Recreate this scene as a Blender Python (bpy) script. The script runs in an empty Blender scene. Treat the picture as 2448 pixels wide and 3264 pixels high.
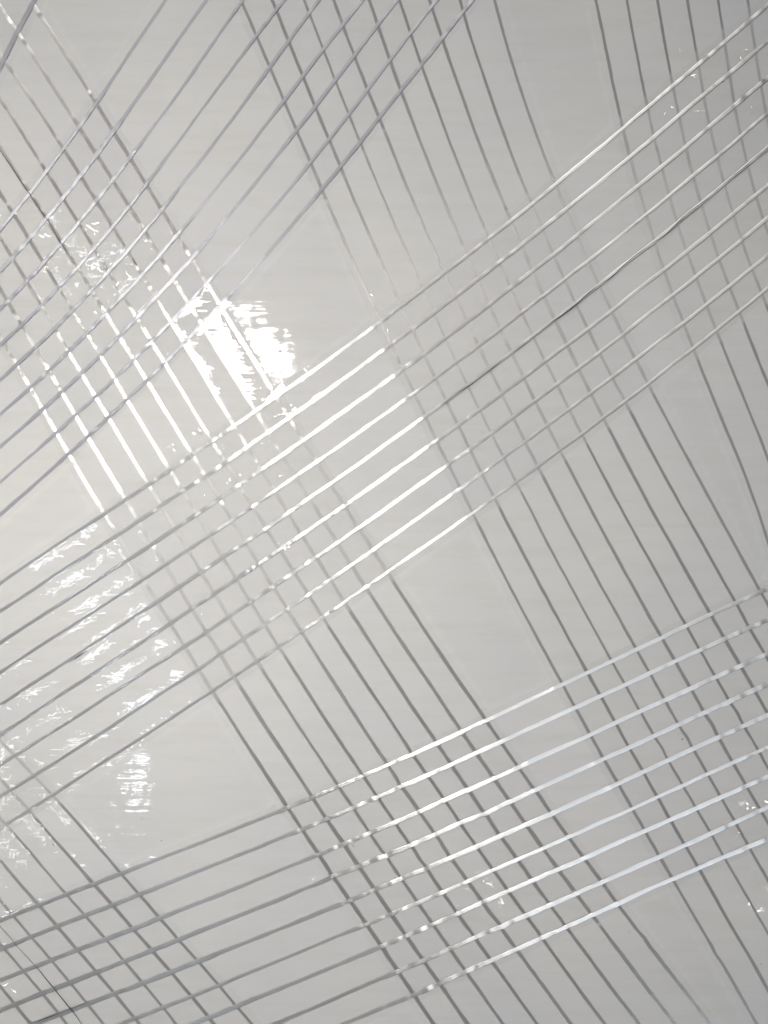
import bpy, math, random
import numpy as np
from mathutils import Vector, Matrix

random.seed(7)
rng = np.random.default_rng(7)
sc = bpy.context.scene
col = sc.collection

# ------------------------------------------------------------------ camera
MM = 0.001
VIEW_W = 0.138                      # metres of panel across the picture
PX = VIEW_W / 2448.0                # metres per photo pixel on the panel
CAM_H = 0.17
cd = bpy.data.cameras.new('camera')
cam = bpy.data.objects.new('camera', cd)
col.objects.link(cam)
cam.location = (0, 0, CAM_H)
cd.sensor_width = 36
cd.sensor_fit = 'AUTO'
cd.lens = 36 * CAM_H / (VIEW_W * 3264 / 2448)
cd.clip_start = 0.005
cd.clip_end = 50
sc.camera = cam

# ------------------------------------------------------------------ world: an evenly lit room
w = bpy.data.worlds.new('World')
sc.world = w
w.use_nodes = True
bg = w.node_tree.nodes['Background']
bg.inputs['Color'].default_value = (0.97, 0.985, 1.0, 1)
bg.inputs['Strength'].default_value = 0.03

# ------------------------------------------------------------------ lamps
def lamp(name, lx, ly, dist, sx, sy, radiance, colour, shape='RECTANGLE', along=(1, 0), pos=None, aim=None, spread=180):
    """area lamp in the direction (lx, ly, up) from the panel, sizes in metres"""
    d = Vector((lx, ly, math.sqrt(max(0.02, 1 - lx * lx - ly * ly))))
    if pos:
        d = (Vector(pos) - Vector(aim)).normalized()
    ld = bpy.data.lights.new(name, 'AREA')
    ld.shape = shape
    ld.size = sx
    ld.size_y = sy
    area = sx * sy * (math.pi / 4 if shape in ('DISK', 'ELLIPSE') else 1)
    ld.energy = radiance * math.pi * area
    ld.color = colour
    o = bpy.data.objects.new(name, ld)
    col.objects.link(o)
    ld.spread = math.radians(spread)
    o.location = Vector(pos) if pos else d * dist
    zx = d
    xx = Vector((along[0], along[1], 0))
    xx = (xx - zx * xx.dot(zx)).normalized()
    yy = zx.cross(xx)
    o.rotation_euler = Matrix((xx, yy, zx)).transposed().to_euler()
    return o

def above_mirror(px, py, h):
    """where a lamp at height h stands if its mirror image shows at this photo pixel"""
    f = (CAM_H + h) / CAM_H
    return ((px - 1224) * PX * f, -(py - 1632) * PX * f, h)

TORCH = above_mirror(785, 1115, 0.25)
# hand torch beside the camera: its mirror image is the big glare
lamp('torch', 0, 0, 0, 0.040, 0.020, 46, (1.0, 0.955, 0.885), 'ELLIPSE', along=(0.8, -0.6),
     pos=TORCH, aim=(-0.045, -0.02, 0), spread=75)
# long lights above and below, last two added to whiten strands running up right
lamp('upper_strand_light', -0.295, 0.745, 1.1, 0.56, 0.13, 13, (1.0, 0.945, 0.905), along=(0.83, 0.56))
lamp('upper_strand_light', -0.045, 0.775, 1.2, 0.34, 0.13, 30, (1.0, 0.96, 0.92), along=(0.76, 0.65))  # added lamp, whitens the strands towards the upper right
lamp('lower_strand_light', 0.40, -0.63, 1.1, 0.40, 0.15, 16, (0.80, 0.90, 1.0), along=(0.91, 0.41))  # added lamp, whitens the strands of the lowest strip
# fitting low on the left: lights the strands that run down to the right
lamp('side_tube', -0.72, -0.13, 1.0, 0.18, 0.20, 11, (1.0, 0.925, 0.885), along=(0.52, -0.855))
# small cool lamps added, one for each bluish reflection patch on the left
for px, py, sx in ((300, 838, 0.035), (285, 1815, 0.06), (365, 2110, 0.06), (125, 2315, 0.04), (395, 2525, 0.04), (5, 2700, 0.04)):
    lamp('cool_glint_light', 0, 0, 0, sx * 1.3, sx * 0.40, 60, (0.86, 0.94, 1.0), 'ELLIPSE', along=(0.83, 0.56),
         pos=above_mirror(px, py, 1.3), aim=(0, 0, 0))

sc.view_settings.view_transform = 'Standard'
sc.view_settings.look = 'None'
sc.view_settings.exposure = -0.52
sc.view_settings.gamma = 1.0
sc.render.engine = 'CYCLES'
sc.cycles.max_bounces = 4
sc.cycles.transparent_max_bounces = 16
sc.cycles.sample_clamp_indirect = 4

# ------------------------------------------------------------------ materials
def new_mat(name):
    m = bpy.data.materials.new(name)
    m.use_nodes = True
    nt = m.node_tree
    nt.nodes.clear()
    return m, nt, nt.nodes, nt.links

def node(nt, kind, **kw):
    n = nt.nodes.new(kind)
    for k, v in kw.items():
        setattr(n, k, v)
    return n

def mm_coords(nt, rot=0.0, scale=(1000, 1000, 1000)):
    tc = node(nt, 'ShaderNodeTexCoord')
    mp = node(nt, 'ShaderNodeMapping')
    mp.inputs['Rotation'].default_value = (0, 0, rot)
    mp.inputs['Scale'].default_value = scale
    nt.links.new(tc.outputs['Object'], mp.inputs['Vector'])
    return mp.outputs['Vector']

def noise(nt, vec, scale, detail=2.0, rough=0.5):
    n = node(nt, 'ShaderNodeTexNoise')
    n.inputs['Scale'].default_value = scale
    n.inputs['Detail'].default_value = detail
    n.inputs['Roughness'].default_value = rough
    nt.links.new(vec, n.inputs['Vector'])
    return n.outputs['Fac']

def math_node(nt, op, a, b=None):
    n = node(nt, 'ShaderNodeMath', operation=op)
    for i, v in enumerate((a, b)):
        if v is None:
            continue
        if isinstance(v, (int, float)):
            n.inputs[i].default_value = v
        else:
            nt.links.new(v, n.inputs[i])
    return n.outputs[0]

def panel_material():
    m, nt, N, L = new_mat('white_gloss_sheet')
    out = node(nt, 'ShaderNodeOutputMaterial')
    p = node(nt, 'ShaderNodeBsdfPrincipled')
    L.new(p.outputs[0], out.inputs[0])
    p.inputs['Roughness'].default_value = 0.04
    p.inputs['IOR'].default_value = 1.5
    tp = node(nt, 'ShaderNodeAttribute', attribute_name='taped')
    L.new(math_node(nt, 'MULTIPLY', math_node(nt, 'SUBTRACT', 1.0, tp.outputs['Fac']), 0.5), p.inputs['Specular IOR Level'])
    v = mm_coords(nt)
    # faint mottling and yellowish / grey grime
    big = noise(nt, v, 0.035, 3)
    r = node(nt, 'ShaderNodeValToRGB')
    r.color_ramp.elements[0].position = 0.35
    r.color_ramp.elements[0].color = (0.735, 0.735, 0.745, 1)
    r.color_ramp.elements[1].position = 0.68
    r.color_ramp.elements[1].color = (0.775, 0.772, 0.757, 1)
    L.new(big, r.inputs['Fac'])
    vs = mm_coords(nt, math.radians(12), (60, 420, 1000))
    grime = noise(nt, vs, 1.0, 5, 0.65)
    r2 = node(nt, 'ShaderNodeValToRGB')
    r2.color_ramp.elements[0].position = 0.47
    r2.color_ramp.elements[0].color = (0, 0, 0, 1)
    r2.color_ramp.elements[1].position = 0.72
    r2.color_ramp.elements[1].color = (1, 1, 1, 1)
    L.new(grime, r2.inputs['Fac'])
    mix = node(nt, 'ShaderNodeMix', data_type='RGBA')
    L.new(math_node(nt, 'MULTIPLY', r2.outputs[0], 0.22), mix.inputs['Factor'])
    L.new(r.outputs[0], mix.inputs[6])
    mix.inputs[7].default_value = (0.60, 0.585, 0.49, 1)
    # fine drawn streaks across the sheet + soft waviness
    v1 = mm_coords(nt, math.radians(7), (35, 1300, 1000))
    s1 = noise(nt, v1, 1.0, 3, 0.6)
    v2 = mm_coords(nt, math.radians(6), (9, 320, 1000))
    s2 = noise(nt, v2, 1.0, 2, 0.5)
    s3 = noise(nt, v, 0.16, 2, 0.5)
    # scuff lines along the streaks, their faint gleam painted in as paler colour
    v4 = mm_coords(nt, math.radians(7), (16, 900, 1000))
    sc4 = noise(nt, v4, 1.0, 4, 0.7)
    r3 = node(nt, 'ShaderNodeValToRGB')
    r3.color_ramp.elements[0].position = 0.56
    r3.color_ramp.elements[0].color = (0, 0, 0, 1)
    r3.color_ramp.elements[1].position = 0.70
    r3.color_ramp.elements[1].color = (1, 1, 1, 1)
    L.new(sc4, r3.inputs['Fac'])
    mix3 = node(nt, 'ShaderNodeMix', data_type='RGBA')
    L.new(math_node(nt, 'MULTIPLY', r3.outputs[0], 0.22), mix3.inputs['Factor'])
    L.new(mix.outputs[2], mix3.inputs[6])
    mix3.inputs[7].default_value = (0.83, 0.83, 0.82, 1)
    L.new(mix3.outputs[2], p.inputs['Base Color'])
    h = math_node(nt, 'ADD', math_node(nt, 'MULTIPLY', s1, 0.014), math_node(nt, 'MULTIPLY', s2, 0.065))
    h = math_node(nt, 'ADD', h, math_node(nt, 'MULTIPLY', s3, 0.09))
    b = node(nt, 'ShaderNodeBump')
    b.inputs['Strength'].default_value = 1.0
    b.inputs['Distance'].default_value = 0.001
    L.new(h, b.inputs['Height'])
    L.new(b.outputs[0], p.inputs['Normal'])
    return m

def film_material(name, milk, mirror=0.024, relief=1.0):
    """thin clear tape backing: lets light straight through, mirrors a little, slightly milky"""
    m, nt, N, L = new_mat(name)
    out = node(nt, 'ShaderNodeOutputMaterial')
    tr = node(nt, 'ShaderNodeBsdfTransparent')
    tr.inputs[0].default_value = (1, 1, 1, 1)
    df = node(nt, 'ShaderNodeBsdfDiffuse')
    df.inputs[0].default_value = (0.97, 0.97, 0.96, 1)
    gl = node(nt, 'ShaderNodeBsdfGlossy')
    gl.inputs['Roughness'].default_value = 0.025
    v = mm_coords(nt)
    n1 = noise(nt, v, 0.40, 2, 0.5)
    n2 = noise(nt, v, 1.9, 1, 0.5)
    vs = mm_coords(nt, math.radians(7), (60, 900, 1000))
    n3 = noise(nt, vs, 1.0, 2, 0.5)
    h = math_node(nt, 'ADD', math_node(nt, 'MULTIPLY', n1, 0.018), math_node(nt, 'MULTIPLY', n2, 0.0035))
    h = math_node(nt, 'ADD', h, math_node(nt, 'MULTIPLY', n3, 0.022))
    b = node(nt, 'ShaderNodeBump')
    b.inputs['Strength'].default_value = relief
    b.inputs['Distance'].default_value = 0.001
    L.new(h, b.inputs['Height'])
    L.new(b.outputs[0], gl.inputs['Normal'])
    lw = node(nt, 'ShaderNodeLayerWeight')
    L.new(b.outputs[0], lw.inputs['Normal'])
    # thin sheet: same mirror strength from both sides (Schlick)
    fr = math_node(nt, 'ADD', math_node(nt, 'MULTIPLY', math_node(nt, 'POWER', lw.outputs['Facing'], 5.0), 0.975 - mirror), mirror)
    m1 = node(nt, 'ShaderNodeMixShader')
    m1.inputs[0].default_value = milk
    L.new(tr.outputs[0], m1.inputs[1])
    L.new(df.outputs[0], m1.inputs[2])
    m2 = node(nt, 'ShaderNodeMixShader')
    L.new(fr, m2.inputs[0])
    L.new(m1.outputs[0], m2.inputs[1])
    L.new(gl.outputs[0], m2.inputs[2])
    L.new(m2.outputs[0], out.inputs[0])
    return m

def strand_material(name, colour, rough=0.42, aniso=0.97, metal=0.5):
    """silvery bundle of glass fibres"""
    m, nt, N, L = new_mat(name)
    out = node(nt, 'ShaderNodeOutputMaterial')
    p = node(nt, 'ShaderNodeBsdfPrincipled')
    L.new(p.outputs[0], out.inputs[0])
    p.inputs['Metallic'].default_value = metal
    p.inputs['Anisotropic'].default_value = aniso
    at = node(nt, 'ShaderNodeAttribute', attribute_name='across')
    L.new(at.outputs['Vector'], p.inputs['Tangent'])
    p.inputs['Roughness'].default_value = rough
    v = mm_coords(nt)
    n = noise(nt, v, 1.2, 3, 0.6)
    oi = node(nt, 'ShaderNodeObjectInfo')
    f = math_node(nt, 'ADD', math_node(nt, 'MULTIPLY', n, 0.5), math_node(nt, 'MULTIPLY', oi.outputs['Random'], 0.5))
    r = node(nt, 'ShaderNodeValToRGB')
    r.color_ramp.elements[0].color = tuple(c * 0.86 for c in colour) + (1,)
    r.color_ramp.elements[1].color = tuple(min(1, c * 1.14) for c in colour) + (1,)
    L.new(f, r.inputs['Fac'])
    wet = node(nt, 'ShaderNodeAttribute', attribute_name='wet')
    wm = node(nt, 'ShaderNodeMix', data_type='RGBA')
    L.new(wet.outputs['Fac'], wm.inputs['Factor'])
    L.new(r.outputs[0], wm.inputs[6])
    wm.inputs[7].default_value = (0.72, 0.72, 0.71, 1)
    L.new(wm.outputs[2], p.inputs['Base Color'])
    L.new(math_node(nt, 'MULTIPLY', math_node(nt, 'SUBTRACT', 1.0, wet.outputs['Fac']), metal), p.inputs['Metallic'])
    h = noise(nt, v, 5.0, 2, 0.6)
    b = node(nt, 'ShaderNodeBump')
    b.inputs['Strength'].default_value = 1.0
    b.inputs['Distance'].default_value = 0.001
    L.new(math_node(nt, 'MULTIPLY', h, 0.013), b.inputs['Height'])
    L.new(b.outputs[0], p.inputs['Normal'])
    return m

def plain_material(name, colour, rough):
    m, nt, N, L = new_mat(name)
    out = node(nt, 'ShaderNodeOutputMaterial')
    p = node(nt, 'ShaderNodeBsdfPrincipled')
    L.new(p.outputs[0], out.inputs[0])
    p.inputs['Roughness'].default_value = rough
    v = mm_coords(nt)
    n = noise(nt, v, 2.0, 2)
    r = node(nt, 'ShaderNodeValToRGB')
    r.color_ramp.elements[0].color = tuple(c * 0.7 for c in colour) + (1,)
    r.color_ramp.elements[1].color = tuple(c * 1.3 for c in colour) + (1,)
    L.new(n, r.inputs['Fac'])
    L.new(r.outputs[0], p.inputs['Base Color'])
    return m

M_PANEL = panel_material()
M_FILM = {'low': film_material('clear_tape_film', 0.01),
          'soft': film_material('soft_tape_film', 0.02),
          'mid': film_material('hazy_tape_film', 0.015)}
M_CREASE = film_material('creased_film', 0.0, 0.06, 0.3)
M_STRAND = {'dull': strand_material('dull_grey_fibre', (0.47, 0.47, 0.475), 0.42, 0.95, 0.28),
            'grey': strand_material('grey_glass_fibre', (0.84, 0.84, 0.83), 0.36, 0.97, 0.66),
            'blue': strand_material('bluish_glass_fibre', (0.57, 0.58, 0.63), 0.42, 0.9, 0.36),
            'pale': strand_material('pale_glass_fibre', (0.93, 0.93, 0.93), 0.36, 0.97, 0.82)}
M_DARK = plain_material('dark_fibre', (0.025, 0.025, 0.028), 0.5)
M_SPECK = plain_material('dust', (0.06, 0.05, 0.045), 0.8)

# ------------------------------------------------------------------ helpers
def smooth(e0, e1, x):
    t = np.clip((x - e0) / (e1 - e0), 0, 1)
    return t * t * (3 - 2 * t)

def build_mesh(name, verts, quads, material, parent=None):
    verts, quads = np.asarray(verts), np.asarray(quads)
    a, b, c = (verts[quads[0][i]] for i in (0, 1, 2))
    if parent is not None and np.cross(b - a, c - a)[2] < 0 and name not in ('dark_thread', 'dust_speck'):
        quads = quads[:, ::-1]
    me = bpy.data.meshes.new(name)
    me.vertices.add(len(verts))
    me.vertices.foreach_set('co', np.asarray(verts, dtype=np.float32).ravel())
    quads = np.asarray(quads, dtype=np.int32)
    me.loops.add(quads.size)
    me.loops.foreach_set('vertex_index', quads.ravel())
    me.polygons.add(len(quads))
    me.polygons.foreach_set('loop_start', np.arange(0, quads.size, 4, dtype=np.int32))
    me.update(calc_edges=True)
    me.polygons.foreach_set('use_smooth', np.ones(len(quads), dtype=bool))
    me.validate()
    me.materials.append(material)
    o = bpy.data.objects.new(name, me)
    col.objects.link(o)
    if parent:
        o.parent = parent
    return o

def grid_quads(nu, nv):
    i, j = np.meshgrid(np.arange(nu - 1), np.arange(nv - 1), indexing='ij')
    a = (i * nv + j).ravel()
    return np.stack([a, a + nv, a + nv + 1, a + 1], 1)

def noise1(x, wl, seed):
    """smooth value noise in [-1, 1] along x (mm)"""
    r = np.random.default_rng(seed)
    tab = r.uniform(-1, 1, 4096)
    t = x / wl + 777.3
    i = np.floor(t).astype(int)
    f = t - i
    f = f * f * (3 - 2 * f)
    return tab[i % 4096] * (1 - f) + tab[(i + 1) % 4096] * f

def sheet_z(x, y):
    """slow waviness of the white sheet"""
    return 0.00012 * np.sin(x * 62 + 0.6) * np.cos(y * 48 - 0.4) + 0.00008 * np.sin(y * 95 + x * 40)

# ------------------------------------------------------------------ the white sheet everything is stuck to
gx = np.linspace(-0.21, 0.21, 421)
gy = np.linspace(-0.24, 0.24, 481)
X, Y = np.meshgrid(gx, gy, indexing='ij')
top = np.stack([X, Y, sheet_z(X, Y)], -1).reshape(-1, 3)
q = grid_quads(421, 481)
bottom = top.copy()
bottom[:, 2] = -0.004
nb = len(top)
ring = [i * 481 for i in range(421)] + [420 * 481 + j for j in range(1, 481)] + \
       [i * 481 + 480 for i in range(419, -1, -1)] + [j for j in range(479, 0, -1)]
side = [[ring[k], ring[(k + 1) % len(ring)], ring[(k + 1) % len(ring)] + nb, ring[k] + nb] for k in range(len(ring))]
panel_args = ('white_sheet', np.vstack([top, bottom]), np.vstack([q, (q + nb)[:, ::-1], np.array(side)]), M_PANEL)
panel = build_mesh(*panel_args)
panel['kind'] = 'structure'
panel['label'] = 'glossy white plastic sheet under the crossing strips of tape'

# ------------------------------------------------------------------ strands, read from enlargements of the photograph
# tile -> pixel origin in the photograph; points are in tile pixels (1659 per 816 photo pixels)
TILE = {n: (816 * ((n - 1) % 3), 816 * g) for g, ns in enumerate(((1, 2, 3), (4, 5, 6), (7, 8, 9), (10, 11, 12))) for n in ns}
A1 = [
 {1: [(205,0),(620,670),(735,870),(840,1035),(945,1200),(1050,1360),(1150,1520),(1215,1650)], 4: [(1340,180),(1430,320),(1520,450),(1620,600)], 5: [(120,890),(220,1070),(300,1200),(390,1340),(480,1480),(590,1640)], 8: [(660,100),(760,250),(860,400),(1000,620),(1130,810),(1250,1000),(1370,1180),(1490,1350),(1590,1490)], 12: [(40,0),(150,150),(250,290),(360,440),(470,600),(570,720),(690,880),(850,1100),(960,1240),(1130,1460),(1290,1659)]},
 {1: [(0,30),(110,200),(505,830),(620,1010),(735,1180),(835,1330),(940,1490),(1030,1650)], 4: [(1200,250),(1330,480),(1440,640),(1540,820),(1640,980)], 5: [(20,1040),(100,1190),(170,1290),(250,1430),(330,1560)], 8: [(400,0),(520,190),(610,340),(710,480),(850,690),(1000,930),(1120,1110),(1220,1260),(1330,1420),(1500,1659)], 12: [(0,240),(90,370),(200,520),(300,660),(430,830),(530,960),(650,1130),(800,1330),(900,1460),(1060,1659)]},
 {1: [(0,345),(30,400),(405,960),(515,1140),(620,1310),(730,1465),(820,1600)], 4: [(855,0),(930,100),(1010,250),(1100,400),(1190,570),(1300,740),(1400,920),(1510,1110),(1590,1240)], 5: [(0,1340),(110,1520),(200,1650)], 8: [(290,150),(380,290),(475,430),(570,575),(690,760),(800,930),(920,1120),(1040,1300),(1160,1490)], 11: [(1280,0),(1390,150),(1490,290),(1600,460)], 12: [(0,530),(140,740),(250,900),(350,1030),(500,1240),(650,1440),(830,1659)]},
 {1: [(0,650),(300,1110),(410,1285),(510,1440),(590,1570)], 4: [(640,0),(720,110),(810,270),(890,400),(980,560),(1070,710),(1190,900),(1290,1070),(1370,1190),(1450,1320),(1560,1510),(1640,1640)], 8: [(90,150),(160,250),(240,390),(340,540),(430,670),(560,860),(680,1050),(800,1230),(900,1390),(1000,1550)], 11: [(1070,0),(1210,200),(1320,360),(1430,510),(1520,640),(1650,830)], 12: [(100,960),(250,1180),(400,1380),(600,1659)]},
 {1: [(0,970),(195,1260),(300,1405),(400,1570)], 4: [(450,0),(520,90),(600,220),(685,380),(780,520),(865,670),(960,820),(1080,1010),(1190,1200),(1235,1280),(1330,1420),(1430,1600)], 8: [(90,480),(190,640),(290,780),(430,990),(560,1180),(680,1360),(770,1500),(850,1630)], 11: [(950,110),(1060,280),(1160,430),(1280,600),(1370,730),(1460,870),(1659,1140)], 12: [(190,1400),(380,1659)]},
 {1: [(0,1250),(85,1390),(150,1490)], 4: [(255,0),(390,210),(470,350),(560,490),(650,640),(740,790),(820,930),(950,1140),(1050,1310),(1180,1520)], 7: [(1270,20),(1340,150),(1400,210),(1440,280),(1500,380),(1590,540),(1655,640)], 8: [(60,740),(150,870),(300,1090),(430,1310),(530,1460)], 11: [(660,0),(700,50),(785,185),(895,355),(1000,520),(1090,650),(1210,800),(1310,950),(1430,1110),(1530,1250),(1659,1430)], 12: [(160,1659)]},
 {1: [(0,1530),(70,1650)], 4: [(180,180),(270,320),(350,480),(440,620),(520,760),(610,910),(690,1040),(830,1270),(945,1460),(1030,1590)], 7: [(1110,70),(1150,130),(1230,250),(1300,370),(1370,500),(1430,600),(1480,680),(1560,800),(1655,940)], 8: [(20,980),(160,1210),(330,1470)], 11: [(450,0),(540,130),(640,270),(745,430),(845,580),(930,710),(1045,870),(1140,1000),(1260,1180),(1360,1320),(1480,1480),(1605,1659)]},
 {4: [(0,215),(70,320),(145,450),(225,590),(315,740),(400,890),(480,1030),(560,1170),(680,1370),(800,1560),(840,1620)], 7: [(890,50),(940,130),(1010,240),(1100,390),(1160,480),(1215,590),(1270,680),(1330,770),(1430,920),(1520,1060),(1655,1280)], 8: [(150,1520)], 11: [(240,0),(365,190),(455,325),(560,490),(665,640),(760,780),(870,930),(980,1095),(1080,1240),(1190,1400),(1370,1659)]},
 {4: [(0,500),(20,570),(100,690),(190,850),(275,1000),(365,1150),(445,1290),(655,1640)], 7: [(690,30),(760,160),(830,270),(920,430),(1010,570),(1095,710),(1150,800),(1190,870),(1290,1020),(1380,1155),(1500,1330),(1600,1490)], 11: [(40,0),(190,240),(290,390),(400,560),(490,690),(605,850),(710,1010),(810,1150),(920,1330),(1020,1470),(1160,1659)]},
]
A2 = [
 {1: [(1560,0)], 2: [(10,250),(95,450),(180,650),(265,850),(350,1050),(430,1230),(530,1440),(620,1659)], 5: [(690,180),(780,370),(830,480),(900,620),(950,730),(1020,890),(1100,1040),(1160,1180),(1240,1360),(1310,1490),(1400,1650)], 8: [(1500,200),(1580,350)], 9: [(0,500),(60,640),(180,840),(320,1105),(500,1430),(630,1659)], 12: [(700,120),(790,280),(880,430),(960,580),(1040,720),(1120,860),(1210,1010),(1320,1200),(1430,1390),(1590,1659)]},
 {2: [(100,0),(140,90),(220,290),(310,500),(390,700),(475,890),(550,1090),(650,1330),(790,1659)], 5: [(860,140),(930,300),(1000,450),(1080,620),(1150,780),(1230,950),(1310,1110),(1380,1250),(1460,1400),(1540,1560)], 9: [(0,120),(110,320),(210,520),(330,750),(480,1030),(570,1190),(670,1370),(760,1520)], 12: [(840,0),(940,190),(1030,340),(1110,490),(1210,660),(1310,850),(1430,1050),(1560,1260),(1659,1420)]},
 {2: [(310,0),(350,100),(440,330),(515,520),(600,740),(680,930),(780,1180),(870,1390),(980,1659)], 5: [(1070,190),(1140,340),(1220,520),(1300,690),(1370,830),(1440,970),(1520,1140),(1610,1310)], 9: [(130,0),(230,200),(320,370),(430,590),(540,770),(640,960),(730,1110),(830,1290),(910,1430)], 12: [(1040,0),(1110,120),(1190,260),(1280,410),(1370,570),(1460,720),(1550,890),(1659,1070)]},
 {2: [(500,0),(565,170),(645,370),(720,580),(800,770),(890,980),(990,1230),(1100,1510),(1170,1659)], 5: [(1230,120),(1290,270),(1370,430),(1440,580),(1520,740),(1600,910)], 6: [(0,1040),(90,1210),(170,1370),(250,1520)], 9: [(320,0),(430,190),(530,400),(640,620),(720,740),(800,890),(890,1040),(990,1220),(1080,1370)], 12: [(1250,0),(1350,180),(1450,360),(1530,510),(1659,730)]},
 {2: [(730,0),(790,160),(870,390),(940,590),(1030,820),(1110,1030),(1210,1290),(1290,1480),(1360,1659)], 5: [(1440,160),(1510,330),(1580,480),(1650,620)], 6: [(80,800),(150,940),(240,1100),(320,1250),(430,1470)], 9: [(520,0),(640,230),(740,420),(830,580),(960,800),(1060,970),(1160,1150),(1250,1300),(1450,1650)], 12: [(1520,120),(1610,270)]},
 {2: [(930,0),(1000,220),(1075,420),(1160,650),(1240,880),(1330,1100),(1420,1340),(1500,1540),(1550,1659)], 5: [(1640,190)], 6: [(70,370),(140,520),(220,690),(300,840),(370,1000),(450,1150),(560,1340),(720,1659)], 9: [(850,250),(960,440),(1060,620),(1130,750),(1220,890),(1320,1070),(1410,1220),(1500,1380),(1600,1550)]},
 {2: [(1120,0),(1210,250),(1310,530),(1400,780),(1500,1050),(1580,1270),(1640,1420)], 6: [(80,0),(130,110),(200,250),(270,400),(350,560),(430,730),(510,890),(590,1040),(700,1230),(910,1640)], 9: [(1070,300),(1180,490),(1290,670),(1380,830),(1480,1000),(1570,1150),(1659,1300)]},
 {2: [(1310,0),(1440,340),(1520,620),(1600,850)], 3: [(120,1300),(190,1480),(260,1659)], 6: [(340,150),(420,310),(490,470),(560,620),(650,780),(730,940),(870,1190),(990,1410),(1120,1659)], 9: [(1280,310),(1450,590),(1540,750),(1640,920)]},
 {2: [(1535,0),(1600,200)], 3: [(0,370),(110,700),(190,940),(280,1190),(340,1360),(410,1540)], 6: [(470,0),(560,180),(640,350),(720,510),(800,670),(880,830),(1000,1020),(1120,1250),(1320,1640)], 9: [(1450,250),(1610,510)]},
]
A3 = [
 {3: [(545,0),(600,280),(650,520),(720,840),(770,1030),(810,1210),(870,1390),(920,1580)], 6: [(950,0),(990,90),(1050,260),(1110,430),(1180,600),(1270,810),(1340,1000),(1430,1230),(1500,1420),(1590,1650)], 9: [(1659,160)]},
 {3: [(740,0),(800,290),(840,490),(880,700),(920,890),(970,1090),(1020,1280),(1080,1480),(1130,1659)], 6: [(1195,150),(1260,310),(1310,440),(1350,540),(1420,710),(1500,890),(1580,1100),(1659,1330)]},
 {3: [(940,0),(990,280),(1040,540),(1080,760),(1120,940),(1170,1140),(1220,1320),(1280,1500),(1330,1659)], 6: [(1410,200),(1480,370),(1550,550),(1659,830)]},
 {3: [(1135,0),(1180,240),(1210,430),(1245,640),(1280,830),(1320,1010),(1370,1190),(1420,1370),(1470,1540)], 6: [(1530,0),(1590,170),(1659,340)]},
 {3: [(1330,0),(1370,230),(1410,470),(1445,690),(1480,880),(1520,1080),(1570,1250),(1620,1410),(1659,1500)]},
 {3: [(1525,0),(1550,130),(1580,330),(1610,540),(1640,710),(1659,820)]},
]
A4 = [
 {7: [(110,1590)], 10: [(170,0),(230,60),(340,180),(440,290),(560,410),(680,560),(790,690),(900,820),(1040,980),(1160,1110),(1290,1260),(1420,1410),(1530,1540),(1630,1659)]},
 {10: [(0,70),(80,160),(190,290),(350,460),(480,600),(600,745),(720,880),(860,1040),(990,1180),(1100,1320),(1240,1480),(1350,1610)]},
 {10: [(0,320),(40,375),(150,500),(250,620),(340,720),(430,820),(550,950),(690,1110),(810,1250),(930,1390),(1060,1560),(1140,1659)]},
 {10: [(0,600),(130,750),(250,890),(370,1030),(500,1170),(620,1320),(745,1470),(880,1620)]},
 {10: [(0,860),(90,960),(200,1090),(330,1240),(450,1380),(560,1520),(670,1659)]},
 {10: [(0,1130),(40,1190),(150,1310),(270,1460),(390,1600),(440,1659)]},
 {10: [(0,1400),(90,1530),(190,1650)]},
]
BT = [{1: [(0,430),(30,370),(110,210),(200,40),(225,0)]}]
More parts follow.
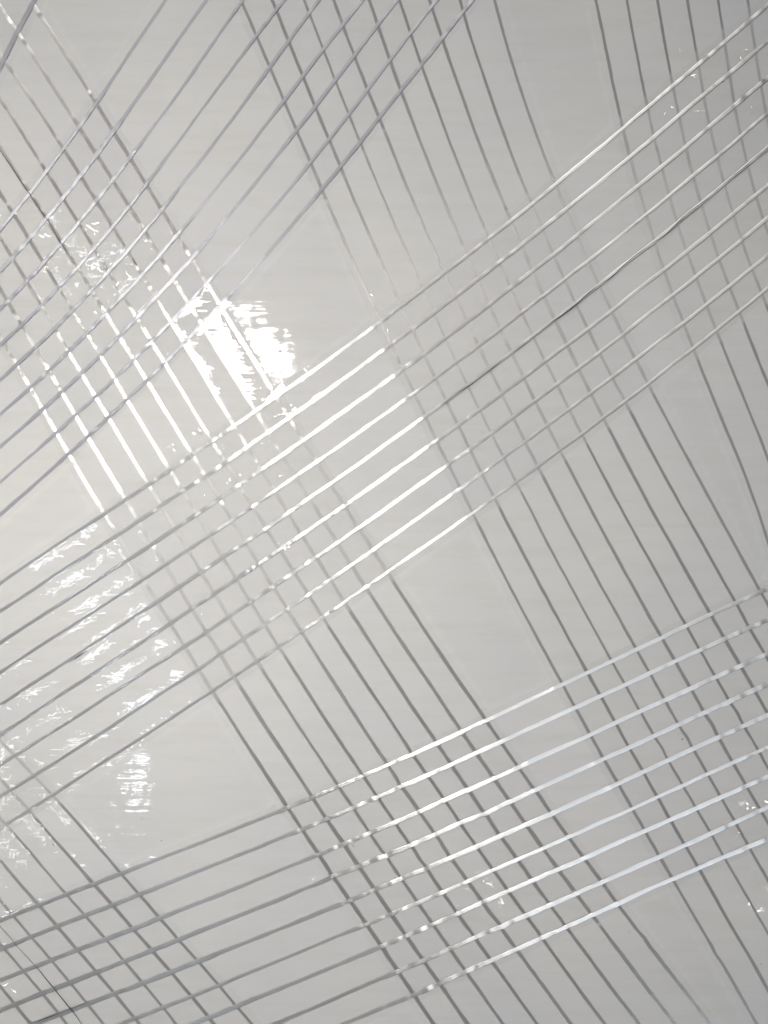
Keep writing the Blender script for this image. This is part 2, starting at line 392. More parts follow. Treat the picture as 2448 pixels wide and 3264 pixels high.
B0 = [
 {1: [(0,1490),(90,1390),(200,1250),(300,1110),(400,970),(510,830),(620,670),(850,340),(1080,0)]},
 {1: [(90,1659),(180,1560),(310,1410),(410,1280),(515,1140),(620,1000),(735,860),(900,630),(1080,370),(1200,200),(1340,0)], 4: [(0,110)]},
 {1: [(310,1659),(400,1570),(510,1440),(620,1310),(730,1180),(840,1030),(1000,820),(1150,620),(1280,410),(1420,220),(1580,0)], 4: [(0,345),(80,270),(180,170)]},
 {1: [(560,1659),(650,1560),(720,1480),(840,1340),(945,1200),(1100,1010),(1220,840),(1400,580),(1530,410),(1659,250)], 2: [(60,160),(130,70),(190,0)], 4: [(0,580),(130,450),(270,320),(390,210),(500,80)]},
 {1: [(830,1610),(940,1490),(1050,1360),(1180,1200),(1300,1040),(1480,800),(1659,560)], 2: [(95,440),(220,270),(340,90),(410,0)], 4: [(0,805),(225,590),(350,480),(480,350),(600,220),(700,110),(800,0)]},
 {1: [(1040,1659),(1150,1530),(1300,1330),(1420,1180),(1530,1050),(1659,900)], 2: [(180,660),(310,500),(440,325),(570,150),(690,0)], 4: [(0,1030),(120,920),(315,740),(440,610),(570,500),(690,370),(800,260),(930,110)]},
 {1: [(1260,1659),(1420,1470),(1530,1330),(1659,1170)], 2: [(130,1020),(265,850),(390,690),(515,520),(640,350),(780,170),(910,10)], 4: [(0,1240),(190,1070),(275,995),(400,880),(520,755),(650,640),(780,520),(890,410),(1010,280),(1120,150)]},
 {1: [(1530,1630)], 2: [(0,1490),(170,1280),(350,1050),(470,900),(600,740),(720,580),(870,390),(1000,230),(1140,40)], 4: [(0,1470),(200,1300),(365,1150),(480,1030),(610,910),(740,790),(870,660),(990,560),(1110,430),(1200,340),(1340,180),(1490,10)]},
 {2: [(80,1630),(240,1430),(430,1230),(550,1080),(680,920),(800,760),(940,590),(1070,420),(1210,240),(1340,80),(1400,0)], 4: [(20,1659),(240,1470),(445,1290),(560,1170),(690,1050),(820,930),(950,810),(1060,700),(1180,590),(1300,460),(1420,320),(1530,210)]},
]
B1 = [
 {7: [(0,460),(200,330),(400,200),(550,100)], 4: [(700,1650),(900,1520),(1080,1390),(1230,1295),(1380,1200),(1510,1110),(1659,1005)], 5: [(130,910),(260,820),(400,720),(550,610),(800,430),(940,330),(1085,220),(1220,110)], 2: [(1380,1659),(1510,1550),(1659,1430)], 3: [(130,1330),(280,1190),(420,1080),(570,960),(720,830),(880,690),(1040,550),(1200,420),(1380,280),(1540,130),(1659,40)]},
 {7: [(0,650),(150,550),(340,420),(540,290),(760,150),(900,50)], 4: [(990,1659),(1180,1530),(1320,1440),(1470,1340),(1590,1260)], 5: [(80,1130),(200,1050),(400,910),(600,770),(870,580),(1010,470),(1150,370),(1290,270),(1440,150),(1580,50)], 3: [(60,1590),(190,1490),(340,1360),(460,1260),(600,1150),(770,1020),(920,880),(1080,750),(1240,620),(1410,480),(1580,330),(1659,260)]},
 {7: [(0,850),(200,720),(380,600),(580,470),(720,380),(840,300),(1000,210),(1140,110)], 4: [(1290,1659),(1430,1570),(1550,1490)], 5: [(0,1400),(150,1300),(310,1190),(500,1060),(700,910),(950,740),(1090,630),(1230,520),(1370,420),(1510,320),(1640,210)], 6: [(120,110)], 3: [(270,1650),(410,1530),(540,1430),(700,1310),(820,1210),(960,1080),(1120,950),(1280,820),(1450,690),(1600,550)]},
 {7: [(0,1040),(230,890),(400,780),(600,650),(780,530),(920,440),(1080,330),(1220,240),(1370,140),(1480,60)], 5: [(0,1620),(110,1530),(260,1430),(400,1340),(550,1220),(800,1040),(1020,880),(1160,790),(1300,690),(1440,580),(1580,480)], 6: [(70,360),(200,270),(340,160),(480,50)], 3: [(540,1650),(700,1520),(860,1390),(1020,1270),(1170,1140),(1320,1020),(1480,890),(1640,750)]},
 {7: [(0,1250),(190,1120),(450,970),(640,840),(850,700),(1020,580),(1160,480),(1310,390),(1450,290),(1580,200)], 8: [(0,150),(110,80)], 5: [(210,1650),(340,1570),(480,1470),(660,1350),(870,1200),(1100,1030),(1240,940),(1380,830),(1520,730)], 6: [(0,630),(140,520),(280,410),(420,310),(560,180),(700,80)], 3: [(800,1659),(920,1570),(1080,1440),(1220,1320),(1380,1180),(1520,1070),(1659,960)]},
 {7: [(0,1440),(200,1310),(380,1200),(600,1060),(800,920),(1000,790),(1110,710),(1270,620),(1400,530),(1530,430)], 8: [(0,350),(150,250),(300,150),(430,50)], 5: [(500,1659),(700,1520),(840,1430),(1000,1310),(1170,1190),(1310,1100),(1450,990),(1590,890)], 6: [(70,790),(210,680),(350,580),(490,480),(640,360),(800,240),(980,100),(1100,20)], 3: [(1150,1600),(1280,1500),(1420,1390),(1570,1270),(1659,1200)]},
 {7: [(0,1630),(110,1570),(330,1430),(540,1300),(760,1160),(980,1020),(1190,870),(1340,780),(1480,680),(1600,600)], 8: [(100,490),(240,400),(380,290),(520,200),(660,100)], 5: [(800,1659),(1000,1520),(1240,1360),(1380,1250),(1530,1140)], 6: [(0,1050),(150,940),(290,830),(430,730),(570,630),(720,510),(880,390),(1040,250),(1200,120)], 3: [(1360,1650),(1500,1540),(1659,1420)]},
 {10: [(0,190),(80,140),(220,50)], 7: [(310,1650),(430,1570),(650,1440),(840,1320),(1080,1150),(1290,1010),(1430,920),(1580,820)], 8: [(50,730),(200,640),(340,540),(480,430),(610,340),(760,240),(900,150)], 5: [(1110,1659),(1300,1520),(1460,1400),(1610,1300)], 6: [(80,1210),(240,1090),(380,990),(520,890),(650,790),(800,670),(960,540),(1110,430),(1260,300),(1400,200),(1550,90),(1659,0)]},
 {10: [(0,395),(180,280),(340,180),(480,80)], 7: [(620,1650),(800,1530),(1010,1400),(1200,1270),(1380,1150),(1520,1060)], 8: [(0,970),(150,880),(290,780),(430,680),(570,590),(710,490),(850,390),(1000,290),(1200,150),(1420,0)], 6: [(0,1490),(180,1350),(310,1250),(450,1150),(590,1050),(730,940),(880,830),(1020,720),(1180,600),(1320,480),(1470,360),(1600,260)]},
]
B2 = [
 {10: [(0,985),(90,960),(260,885),(430,820),(600,750),(790,680),(960,610),(1250,510),(1450,420),(1659,345)], 11: [(190,260),(360,185),(540,115),(690,45)], 8: [(870,1640),(1010,1570),(1170,1500),(1340,1420),(1500,1350)], 9: [(0,1280),(160,1200),(330,1120),(480,1040),(640,970),(800,890),(970,810),(1120,740),(1280,665),(1450,590),(1659,495)]},
 {10: [(0,1180),(150,1110),(370,1020),(550,955),(720,885),(910,820),(1110,740),(1300,660),(1480,590)], 11: [(0,520),(290,390),(455,325),(630,250),(790,185),(960,110),(1100,50)], 8: [(1240,1650),(1430,1560)], 9: [(0,1460),(200,1370),(410,1270),(560,1190),(730,1115),(890,1040),(1060,970),(1220,890),(1380,820),(1540,745),(1659,695)]},
 {10: [(0,1370),(150,1310),(330,1245),(500,1180),(680,1110),(860,1040),(1040,970),(1200,910),(1400,830)], 11: [(0,725),(200,640),(400,560),(560,490),(740,420),(890,355),(1060,285),(1220,210),(1390,135),(1540,70)], 9: [(40,1650),(300,1530),(510,1440),(670,1370),(830,1295),(990,1215),(1150,1145),(1320,1070),(1480,995),(1659,910)]},
 {10: [(0,1570),(90,1530),(270,1460),(450,1390),(630,1325),(800,1250),(980,1185),(1160,1110),(1350,1030)], 11: [(0,910),(300,780),(500,700),(660,640),(840,570),(990,500),(1160,435),(1320,370),(1500,285)], 12: [(0,210),(150,150),(300,80)], 9: [(440,1659),(600,1590),(750,1520),(920,1450),(1080,1375),(1250,1300),(1410,1230),(1570,1150)]},
 {10: [(200,1659),(390,1595),(560,1530),(740,1470),(930,1390),(1100,1325),(1290,1255),(1480,1175)], 11: [(0,1100),(310,975),(600,855),(760,790),(930,720),(1090,660),(1270,580),(1430,510)], 12: [(0,410),(100,375),(250,300),(420,220),(680,105),(850,30)], 9: [(880,1650),(1010,1600),(1170,1535),(1340,1465),(1500,1390),(1659,1310)]},
 {10: [(760,1659),(880,1620),(1060,1550),(1230,1480),(1420,1410),(1600,1335)], 11: [(0,1305),(240,1210),(450,1120),(710,1010),(870,945),(1050,870),(1210,800),(1370,735),(1530,670)], 12: [(0,605),(200,520),(360,445),(600,340),(790,260),(930,190),(1100,110),(1260,40)], 9: [(1430,1620),(1600,1550)]},
 {10: [(1240,1659),(1370,1600),(1530,1550)], 11: [(0,1490),(180,1425),(470,1300),(640,1230),(810,1155),(980,1085),(1150,1005),(1310,940),(1470,875)], 12: [(0,790),(140,720),(300,655),(470,580),(700,480),(870,400),(1030,330),(1200,250),(1360,185),(1520,115),(1659,50)]},
 {11: [(140,1659),(430,1525),(620,1445),(740,1390),(910,1320),(1080,1245),(1260,1170),(1430,1100),(1600,1020)], 12: [(0,995),(90,955),(250,885),(420,810),(590,735),(770,650),(960,570),(1110,495),(1280,415),(1440,345),(1600,280),(1659,255)]},
 {11: [(560,1659),(720,1595),(860,1540),(1020,1475),(1190,1395),(1360,1315),(1520,1250)], 12: [(0,1185),(190,1100),(350,1025),(520,950),(690,875),(870,795),(1050,710),(1200,645),(1370,570),(1540,500),(1659,455)]},
]

def tile_xy(t, p):
    """tile pixel -> metres on the sheet"""
    ox, oy = TILE[t]
    px, py = ox + p[0] * 816 / 1659, oy + p[1] * 816 / 1659
    return ((px - 1224) * PX, -(py - 1632) * PX)

class Band:
    """one strip of tape: strand k sits at sideways offset w(u, k) for the distance u along the strip"""
    def __init__(self, data, first=0, count=None):
        pts = [np.array([tile_xy(t, p) for t, ps in d.items() for p in ps]) for d in data]
        allp = np.vstack(pts)
        if len(data) > 1:
            dirs = [(p[np.argmax(p[:, 1])] - p[np.argmin(p[:, 1])]) for p in pts]
            a = np.sum(dirs, 0)
        else:
            a = pts[0][np.argmax(pts[0][:, 1])] - pts[0][np.argmin(pts[0][:, 1])]
        self.t = a / np.linalg.norm(a)
        self.n = np.array([self.t[1], -self.t[0]])
        self.o = allp.mean(0)
        U = [(p - self.o) @ self.t for p in pts]
        W = [(p - self.o) @ self.n for p in pts]
        self.umin, self.umax = min(x.min() for x in U), max(x.max() for x in U)
        self.us = max(abs(self.umin), abs(self.umax))
        K = len(data)
        if K > 1:
            self.terms = [(i, j) for i in range(5) for j in range(4) if i + j <= 5 and not (j == 3 and K < 8)]
        else:
            self.terms = [(0, 0), (1, 0), (2, 0)]
        kk = np.concatenate([np.full(len(u), k) for k, u in enumerate(U)])
        uu, ww = np.concatenate(U), np.concatenate(W)
        Am = np.stack([(uu / self.us) ** i * (kk / 8.0) ** j for i, j in self.terms], 1)
        lam = 1e-3
        self.c = np.linalg.solve(Am.T @ Am + lam * np.eye(Am.shape[1]), Am.T @ ww)
        self.res = {}
        for k in range(K):
            r = W[k] - self._surf(U[k], k)
            lo, hi = U[k].min(), U[k].max()
            deg = 3 if len(U[k]) > 12 else (1 if len(U[k]) > 4 else 0)
            s = max(hi - lo, 1e-6)
            self.res[k] = (np.polyfit((U[k] - lo) / s, r, deg), lo, hi)
        self.pitch = 0.0064 if K == 1 else float(np.mean([self._surf(np.array([0.0]), k + 1)[0] - self._surf(np.array([0.0]), k)[0] for k in range(K - 1)]))
        self.K = K
        self.first = first                       # strands before the first one seen
        self.count = count or K
    def _surf(self, u, k):
        uc = np.clip(u, self.umin, self.umax)
        e = 1e-4
        f = lambda v: sum(c * (v / self.us) ** i * (k / 8.0) ** j for c, (i, j) in zip(self.c, self.terms))
        return f(uc) + (f(uc + e) - f(uc - e)) / (2 * e) * (u - uc)
    def w(self, u, k):
        """k counts over all strands of the strip, also those outside the picture"""
        k = k - self.first
        kc = min(max(k, 0), self.K - 1)
        pf, lo, hi = self.res[kc]
        return self._surf(u, kc) + np.polyval(pf, (np.clip(u, lo, hi) - lo) / max(hi - lo, 1e-6)) + (k - kc) * self.pitch
    def xy(self, u, w):
        return self.o[0] + u * self.t[0] + w * self.n[0], self.o[1] + u * self.t[1] + w * self.n[1]
    def cover(self, x, y, ramp):
        """1 on the strip, falling to 0 within ramp outside it"""
        dx, dy = x - self.o[0], y - self.o[1]
        u = dx * self.t[0] + dy * self.t[1]
        ww = dx * self.n[0] + dy * self.n[1]
        a, b = self.w(u, 0), self.w(u, self.count - 1)
        lo, hi = np.minimum(a, b) - 0.0016, np.maximum(a, b) + 0.0016
        return smooth(-ramp, 0.0, np.minimum(ww - lo, hi - ww))

RX, RY = 0.105, 0.128                             # half extent of the taped area that is built
LOWER = {'A1': Band(A1), 'A2': Band(A2), 'A3': Band(A3, 0, 8), 'A4': Band(A4, 0, 9)}
UPPER = {'BT': Band(BT, 0, 3), 'B0': Band(B0), 'B1': Band(B1), 'B2': Band(B2)}
# the strip in the top left corner runs on to the upper left of its one strand in view
bt = UPPER['BT']
if bt.n[0] > 0:
    bt.first = bt.count - 1

def lower_cover(x, y, ramp=0.004):
    m = np.zeros_like(x)
    for b in LOWER.values():
        m = np.maximum(m, b.cover(x, y, ramp))
    return m

def upper_cover(x, y, ramp=0.001):
    m = np.zeros_like(x)
    for b in UPPER.values():
        m = np.maximum(m, b.cover(x, y, ramp))
    return m

# where tape adhesive wets the sheet its own gloss is gone; only the film shines there
taped = np.maximum(lower_cover(bottom[:, 0], bottom[:, 1], 0.0008), upper_cover(bottom[:, 0], bottom[:, 1], 0.0008))
panel.data.attributes.new('taped', 'FLOAT', 'POINT').data.foreach_set('value', np.concatenate([taped, 0 * taped]).astype(np.float32))

STEP_H = 0.00010                                  # thickness of one strip at its strands

# small jogs of strands where the tape is creased (photo pixels)
KINKS = [(1318,2715,1),(1556,2605,1),(1722,2545,1),(1400,2680,1),(1590,2940,1),(1285,2500,-1),
         (2107,2385,1),(2190,2350,1),(2274,2310,1),(2354,2272,1),(1060,2790,-1),(2285,3040,-1),(2050,2988,1),(1232,2735,1),(1352,2772,1)]

def base_z(x, y, upper):
    z = sheet_z(x, y)
    if upper:
        z = z + STEP_H * lower_cover(x, y)
    return z

PROF = np.linspace(-1, 1, 9)

def make_strand(tape, band, k, upper, material, seed, half_w, rise):
    u = np.arange(-0.22, 0.22, 0.00028)
    w0 = band.w(u, k)
    x, y = band.xy(u, w0)
    keep = (np.abs(x) < RX) & (np.abs(y) < RY)
    if keep.sum() < 20:
        return None
    idx = np.where(keep)[0]
    u = u[idx[0]:idx[-1] + 1]
    w0 = band.w(u, k)
    um = u * 1000
    w0 = w0 + 0.00006 * noise1(um, 9.0, seed) + 0.00003 * noise1(um, 2.2, seed + 1)
    x, y = band.xy(u, w0)
    for kx, ky, s in KINKS:
        qx, qy = (kx - 1224) * PX, -(ky - 1632) * PX
        d2 = (x - qx) ** 2 + (y - qy) ** 2
        if d2.min() < 0.0012 ** 2:
            w0 = w0 + s * 0.00015 * np.exp(-((u - u[np.argmin(d2)]) / 0.0011) ** 2)
    cross = lower_cover(x, y, 0.001) if upper else upper_cover(x, y, 0.001)
    hw = half_w * (1 + 0.10 * noise1(um, 6.0, seed + 2) + 0.07 * noise1(um, 1.1, seed + 3))
    lump = (0.008 + 0.026 * cross) * MM * (noise1(um, 1.5, seed + 4) + 0.4 * noise1(um, 0.7, seed + 5))
    sag = 0.010 * MM * noise1(um, 7.0, seed + 6)
    groove = np.clip(0.10 + 0.25 * noise1(um, 14.0, seed + 7), 0, 0.35)
    edge = [0.05 * noise1(um, 0.8, seed + 8), 0.05 * noise1(um, 0.8, seed + 9)]
    V = np.zeros((len(u), len(PROF), 3))
    for j, p in enumerate(PROF):
        ww = w0 + hw * (p + (edge[0] if p < 0 else edge[1]) * abs(p))
        px, py = band.xy(u, ww)
        shape = (1 - p ** 8) - 0.6 * groove * math.exp(-(p / 0.25) ** 2)
        V[:, j, 0], V[:, j, 1] = px, py
        V[:, j, 2] = base_z(px, py, upper) + 0.00002 + lump + sag + 0.00004 * cross + rise * (0.12 + 0.88 * shape) - (0.00002 if abs(p) == 1 else 0)
    o = build_mesh('strand', V.reshape(-1, 3), grid_quads(len(u), len(PROF)), material, tape)
    # fibres soaked by a second layer of adhesive turn pale
    if upper:
        wet = 0.15 * lower_cover(x, y, 0.001) if band is UPPER['B1'] else 0.0 * x
    else:
        wet = 0.5 * UPPER['B1'].cover(x, y, 0.001)
    wet = np.clip(wet * (1 + 0.25 * noise1(um, 2.0, seed + 10)), 0, 0.85)
    wa = o.data.attributes.new('wet', 'FLOAT', 'POINT')
    wa.data.foreach_set('value', np.repeat(wet, len(PROF)).astype(np.float32))
    # direction across the fibres, for the brushed sheen
    T3 = np.gradient(V[:, 4, :], axis=0)
    C3 = np.stack([-T3[:, 1], T3[:, 0], np.zeros(len(u))], -1)
    C3 /= np.linalg.norm(C3, axis=1)[:, None]
    at = o.data.attributes.new('across', 'FLOAT_VECTOR', 'POINT')
    at.data.foreach_set('vector', np.repeat(C3[:, None, :], len(PROF), 1).astype(np.float32).ravel())
    return o

def make_film(tape, band, upper, material, seed):
    n = band.count
    u = np.arange(-0.22, 0.22, 0.0006)
    ok = np.zeros(len(u), bool)
    Wk = np.stack([band.w(u, k) for k in range(n)], 1)
    for k in range(n):
        x, y = band.xy(u, Wk[:, k])
        ok |= (np.abs(x) < RX) & (np.abs(y) < RY)
    idx = np.where(ok)[0]
    u = u[idx[0]:idx[-1] + 1]
    Wk = Wk[idx[0]:idx[-1] + 1]
    sgn = 1 if Wk[0, -1] > Wk[0, 0] else -1
    v = np.concatenate([[-0.28, -0.22], np.arange(-0.12, n - 1 + 0.13, 0.0625 * 2), [n - 0.78, n - 0.72]])
    V = np.zeros((len(u), len(v), 3))
    for j, vv in enumerate(v):
        k0 = int(min(max(math.floor(vv), 0), n - 2)) if n > 1 else 0
        f = vv - k0
        ww = Wk[:, k0] * (1 - f) + Wk[:, k0 + 1] * f
        near = abs(vv - round(vv)) if 0 <= round(vv) <= n - 1 else 1.0
        tent = math.exp(-(near / 0.11) ** 2)
        px, py = band.xy(u, ww)
        wob = 0.000012 * noise1(u * 1000 + vv * 3.1, 5.0, seed) + 0.000006 * noise1(u * 1000 - vv * 7.7, 2.3, seed + 1)
        V[:, j, 0], V[:, j, 1] = px, py
        V[:, j, 2] = base_z(px, py, upper) + 0.00006 + wob + tent * 0.00003 + 0.000010 * math.cos(2 * math.pi * vv)
    o = build_mesh('clear_film', V.reshape(-1, 3), grid_quads(len(u), len(v)), material, tape)
    return o

def make_thread(tape, path, radius, seed, name='dark_thread', upper=False, lift=0.00034):
    """thin dark fibre lying along a path of photo pixels"""
    P = np.array([((a - 1224) * PX, -(b - 1632) * PX) for a, b in path])
    d = np.concatenate([[0], np.cumsum(np.linalg.norm(np.diff(P, axis=0), axis=1))])
    s = np.arange(0, d[-1], 0.0004)
    x, y = np.interp(s, d, P[:, 0]), np.interp(s, d, P[:, 1])
    ker = np.ones(9) / 9
    if len(s) > 30:
        x[4:-4], y[4:-4] = np.convolve(x, ker, 'valid'), np.convolve(y, ker, 'valid')
    tx, ty = np.gradient(x), np.gradient(y)
    ln = np.hypot(tx, ty)
    nx, ny = -ty / ln, tx / ln
    wob = 0.00007 * noise1(s * 1000, 2.5, seed) + 0.00003 * noise1(s * 1000, 0.9, seed + 1)
    x, y = x + nx * wob, y + ny * wob
    r = radius * (0.75 + 0.45 * noise1(s * 1000, 3.0, seed + 2))
    r = np.maximum(r, radius * 0.2) * np.minimum(1, np.minimum(s + 0.0002, d[-1] - s + 0.0002) / 0.002)
    A = np.linspace(0, math.pi * 2, 7)[:-1]
    z = base_z(x, y, upper) + lift
    V = np.stack([np.stack([x + nx * r * math.cos(a), y + ny * r * math.cos(a), z + r * math.sin(a)], -1) for a in A], 1)
    n = len(s)
    quads = [[i * 6 + j, (i + 1) * 6 + j, (i + 1) * 6 + (j + 1) % 6, i * 6 + (j + 1) % 6] for i in range(n - 1) for j in range(6)]
    return build_mesh(name, V.reshape(-1, 3), quads, M_DARK, tape)

TAPES = {}
def make_tape(key, band, upper, film, strand, label, seed, half_w=0.00027, rise=0.000005):
    x, y = band.xy(np.array([0.0]), band.w(np.array([0.0]), min(band.count - 1, band.count // 2)))
    e = bpy.data.objects.new('filament_tape', None)
    col.objects.link(e)
    e.empty_display_size = 0.01
    e['label'] = label
    e['category'] = 'tape'
    e['group'] = 'strips of filament tape'
    make_film(e, band, upper, M_FILM[film], seed)
    r = np.random.default_rng(seed)
    for k in range(band.count):
        make_strand(e, band, k, upper, M_STRAND[strand], seed + 50 * k + 11, half_w * r.uniform(0.86, 1.16), rise)
    TAPES[key] = e

make_tape('A1', LOWER['A1'], False, 'low', 'grey', 'clear tape strip running under the brightest glare, strands white left of it', 1000, half_w=0.00033)
make_tape('A2', LOWER['A2'], False, 'low', 'dull', 'clear tape strip with nine plain grey strands, between the glare strip and the steepest strip', 2000)
make_tape('A3', LOWER['A3'], False, 'low', 'dull', 'steepest clear tape strip, running under the end of the long wavy black thread', 3000)
make_tape('A4', LOWER['A4'], False, 'low', 'dull', 'clear tape strip with grey strands and a straight thin black thread', 4000)
make_tape('BT', UPPER['BT'], True, 'low', 'blue', 'tape strip showing only one thick grey strand at the corner', 5000, half_w=0.00037)
make_tape('B0', UPPER['B0'], True, 'low', 'blue', 'clear tape strip with nine bluish grey strands above the brightest glare', 6000, half_w=0.00030)
make_tape('B1', UPPER['B1'], True, 'soft', 'pale', 'clear tape strip crossing the brightest glare, with a long wavy black thread and white strands', 7000, half_w=0.00030)
make_tape('B2', UPPER['B2'], True, 'mid', 'pale', 'clear tape strip with the thickest chalk white strands, below the one with the wavy thread', 8000, half_w=0.00036)

def T(t, pts):
    ox, oy = TILE[t]
    return [(ox + a * 816 / 1659, oy + b * 816 / 1659) for a, b in pts]

make_thread(TAPES['A1'], T(1, [(-60,890),(0,975),(90,1100),(195,1262),(300,1410),(400,1575)]) + T(4, [(448,0),(520,92)]), 0.00007, 11)
make_thread(TAPES['A1'], T(4, [(1228,1262),(1262,1318)]), 0.00007, 12)
make_thread(TAPES['A1'], T(4, [(850,0),(885,55),(930,112)]), 0.00007, 17)
make_thread(TAPES['B1'], T(3, [(1800,860),(1659,958),(1520,1072),(1380,1185),(1270,1290),(1150,1375),(1080,1435),(1000,1520),(920,1570),(800,1655)]) +
            T(6, [(700,85),(640,145),(560,188),(490,245),(420,308),(330,380),(250,435),(140,525),(0,632)]), 0.00007, 13, upper=True)
make_thread(TAPES['B1'], T(5, [(1595,675),(1530,728),(1450,795),(1370,850),(1300,890),(1235,945),(1180,985)]), 0.00006, 14, upper=True)
make_thread(TAPES['B1'], T(7, [(445,978),(510,935),(590,885)]), 0.00008, 15, upper=True)
make_thread(TAPES['A4'], T(10, [(-80,920),(0,1012),(120,1150),(240,1282),(355,1418),(460,1548),(560,1680),(640,1780)]), 0.00008, 16, lift=0.00040)
make_thread(TAPES['B2'], T(10, [(150,1668),(250,1630),(370,1585),(470,1548),(590,1500)]), 0.00007, 18, upper=True, lift=0.00040)

# ------------------------------------------------------------------ little creases in the film that catch the lamps
def make_creases(tape, spots, seed, upper):
    r = np.random.default_rng(seed)
    V, F = [], []
    for (t, x, y, size, n) in spots:
        for _ in range(n):
            cx, cy = tile_xy(t, (x + r.normal(0, 22 * size), y + r.normal(0, 18 * size)))
            ang = r.normal(math.radians(-15), 0.6)
            L = r.uniform(0.4, 1.5) * size * MM
            bend = r.normal(0, 0.35)
            hw = r.uniform(0.02, 0.09) * MM * (0.6 + 0.4 * size)
            # a crumpled facet of film, tipped towards the torch, slightly domed
            P = Vector((cx, cy, 0))
            hv = (Vector((0, 0, CAM_H)) - P).normalized() + (Vector(TORCH) - P).normalized()
            gx_, gy_ = -hv.x / hv.z + r.normal(0, 0.035), -hv.y / hv.z + r.normal(0, 0.035)
            h = hw * r.uniform(0.02, 0.10)
            m = 7
            base = len(V)
            z0 = float(base_z(np.array([cx]), np.array([cy]), upper)[0]) + 0.00013 + (abs(gx_) * L / 2 * abs(math.cos(ang)) + abs(gy_) * hw) * 0.6
            for i in range(m):
                s = i / (m - 1) * 2 - 1
                a = ang + bend * s
                qx = cx + math.cos(ang) * s * L / 2 - math.sin(ang) * bend * s * s * L / 2
                qy = cy + math.sin(ang) * s * L / 2 + math.cos(ang) * bend * s * s * L / 2
                taper = max(0.08, 1 - s * s) * r.uniform(0.6, 1.2)
                for p in (-1, -0.5, 0, 0.5, 1):
                    vx, vy = qx - math.sin(a) * p * hw * taper, qy + math.cos(a) * p * hw * taper
                    V.append((vx, vy, z0 + gx_ * (vx - cx) + gy_ * (vy - cy) + h * taper * (1 - p * p)))
            for i in range(m - 1):
                for j in range(4):
                    b = base + i * 5 + j
                    F.append((b, b + 5, b + 6, b + 1))
    o = build_mesh('crease', V, F, M_CREASE, tape)
    o['kind'] = 'stuff'
    return o

make_creases(TAPES['A1'], [(1,180,1390,1,3),(1,380,1355,1,3),(1,230,1380,.8,2),(1,350,1455,1.2,3),(1,285,1580,1.6,4),(1,640,1510,1.8,6),(1,530,1590,1.2,4),(1,500,1645,1,3),(1,740,1440,.9,2),(1,1105,1530,1,2),(1,560,1390,.6,1),(1,100,1410,.8,2),(1,20,1400,.8,2),
    (4,430,40,1.2,4),(4,310,110,1.2,4),(4,600,40,1.9,7),(4,830,140,1.5,4),(4,660,230,.8,2),(4,740,20,1.2,3),(4,920,150,.8,2),(4,1140,40,1,3),(4,490,170,.8,2),(4,640,360,.8,2),(4,1000,480,1,3),(4,1100,620,1,2),(4,1130,1230,1.4,4),(4,1320,1140,1.2,4),(4,1480,1470,1.2,3),(4,1310,1555,1,3),(4,1350,1350,.8,2),(4,1470,1270,1.2,3),(4,1600,1430,1.2,3),(7,780,90,.8,3),(7,890,150,.8,3),(7,1150,760,1,3)], 21, False)
make_creases(TAPES['A3'], [(3,900,115,1,3),(3,1070,170,1,2),(3,1080,305,1,2),(3,1100,410,1,3),(3,1260,370,1,3),(3,1040,705,.9,2),(3,1190,750,1.3,4),(3,1000,740,.8,2),(3,1190,835,.7,2),(3,830,810,.5,1),(3,1550,695,.9,2),(3,1530,755,.8,2),(3,1630,180,1.1,3),(3,1530,310,.8,2),(3,1460,380,.8,3),(3,1170,490,.9,3),(3,1260,480,.9,3)], 22, False)
make_creases(TAPES['A2'], [(2,635,220,.6,1),(2,530,385,.7,1),(2,1070,1310,.5,1),(2,1150,1530,.6,2),(5,760,260,.8,3),(5,860,480,.8,3),(12,1510,230,1.5,5),(12,1350,270,1,3),(12,1640,210,1,3),(12,1490,420,1,3),(12,1590,500,1.1,3),(12,1650,490,1.2,3),(12,1570,680,1,3),(12,1570,740,.9,3),(12,1630,790,1,2),(12,1480,840,1,3),(12,1640,870,1.3,3),(12,1520,905,1,3),(12,1640,910,.8,2),(12,1340,1360,1,3)], 23, False)
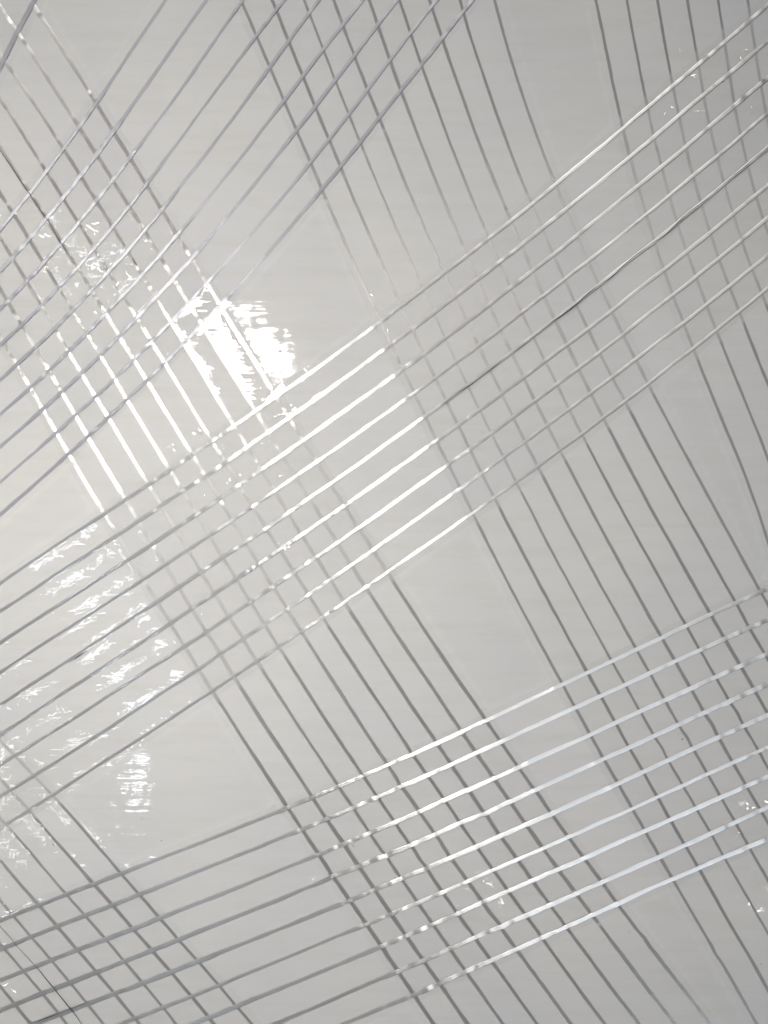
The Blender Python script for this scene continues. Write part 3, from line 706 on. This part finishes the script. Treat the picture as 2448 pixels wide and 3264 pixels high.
make_creases(TAPES['B1'], [(7,820,165,1,4),(7,930,325,.9,3),(7,1070,260,.6,2),(7,1300,660,1,3),(7,1455,590,.9,3),(7,600,180,1,3),(7,40,1530,1.5,6),(7,20,1590,1.2,4),(7,400,240,.8,2),(7,760,400,.9,3),(7,340,270,.8,2),(5,300,780,1.5,5),(5,160,830,1.4,5),(5,80,1040,1.2,4),(5,200,940,1.2,3),(5,60,1180,1,3),(5,130,1430,1.1,3),(5,230,1350,.7,2),(5,1240,270,.8,2),(8,180,210,1.1,5),(8,40,290,1,3),(8,240,325,.6,2)], 24, True)
make_creases(TAPES['B2'], [(11,510,610,.7,3),(11,360,690,.8,3),(11,1290,530,.9,4),(11,1450,660,.7,2),(11,1520,740,1,4),(11,1370,790,.6,2),(11,1320,880,.6,2),(11,1580,880,.9,3),(11,1220,1020,.6,2),(11,1590,930,.7,2)], 25, True)
make_creases(TAPES['A4'], [(10,30,520,1.6,4),(10,50,600,1.2,3),(10,100,660,.8,3),(10,30,40,1.2,4),(10,60,1430,1.2,4),(10,180,550,.9,3),(10,30,1400,1,2)], 26, False)

# ------------------------------------------------------------------ dust specks on the sheet
def make_speck(t, x, y, r):
    cx, cy = tile_xy(t, (x, y))
    V, F = [], []
    for i in range(4):
        ph = i / 3 * math.pi / 2
        for j in range(6):
            a = j / 6 * 2 * math.pi
            rr = r * math.cos(ph) * random.uniform(0.75, 1.2) + 1e-7
            V.append((cx + rr * math.cos(a), cy + rr * math.sin(a), float(sheet_z(np.array(cx), np.array(cy))) + r * 0.7 * math.sin(ph)))
    for i in range(3):
        for j in range(6):
            F.append((i * 6 + j, i * 6 + (j + 1) % 6, (i + 1) * 6 + (j + 1) % 6, (i + 1) * 6 + j))
    build_mesh('dust_speck', V, F, M_SPECK, panel)

for t, x, y, r in [(10,345,497,.00014),(10,1047,470,.00012),(10,920,330,.00008),(11,630,505,.00011),(12,1615,262,.00014),(12,1612,1268,.00010),(12,758,1060,.00008),(9,1105,1472,.00012),(3,1328,318,.00010),(3,1368,532,.00012),(3,1440,930,.00010),(9,1080,965,.00010),(9,1182,1135,.00010)]:
    make_speck(t, x, y, r)
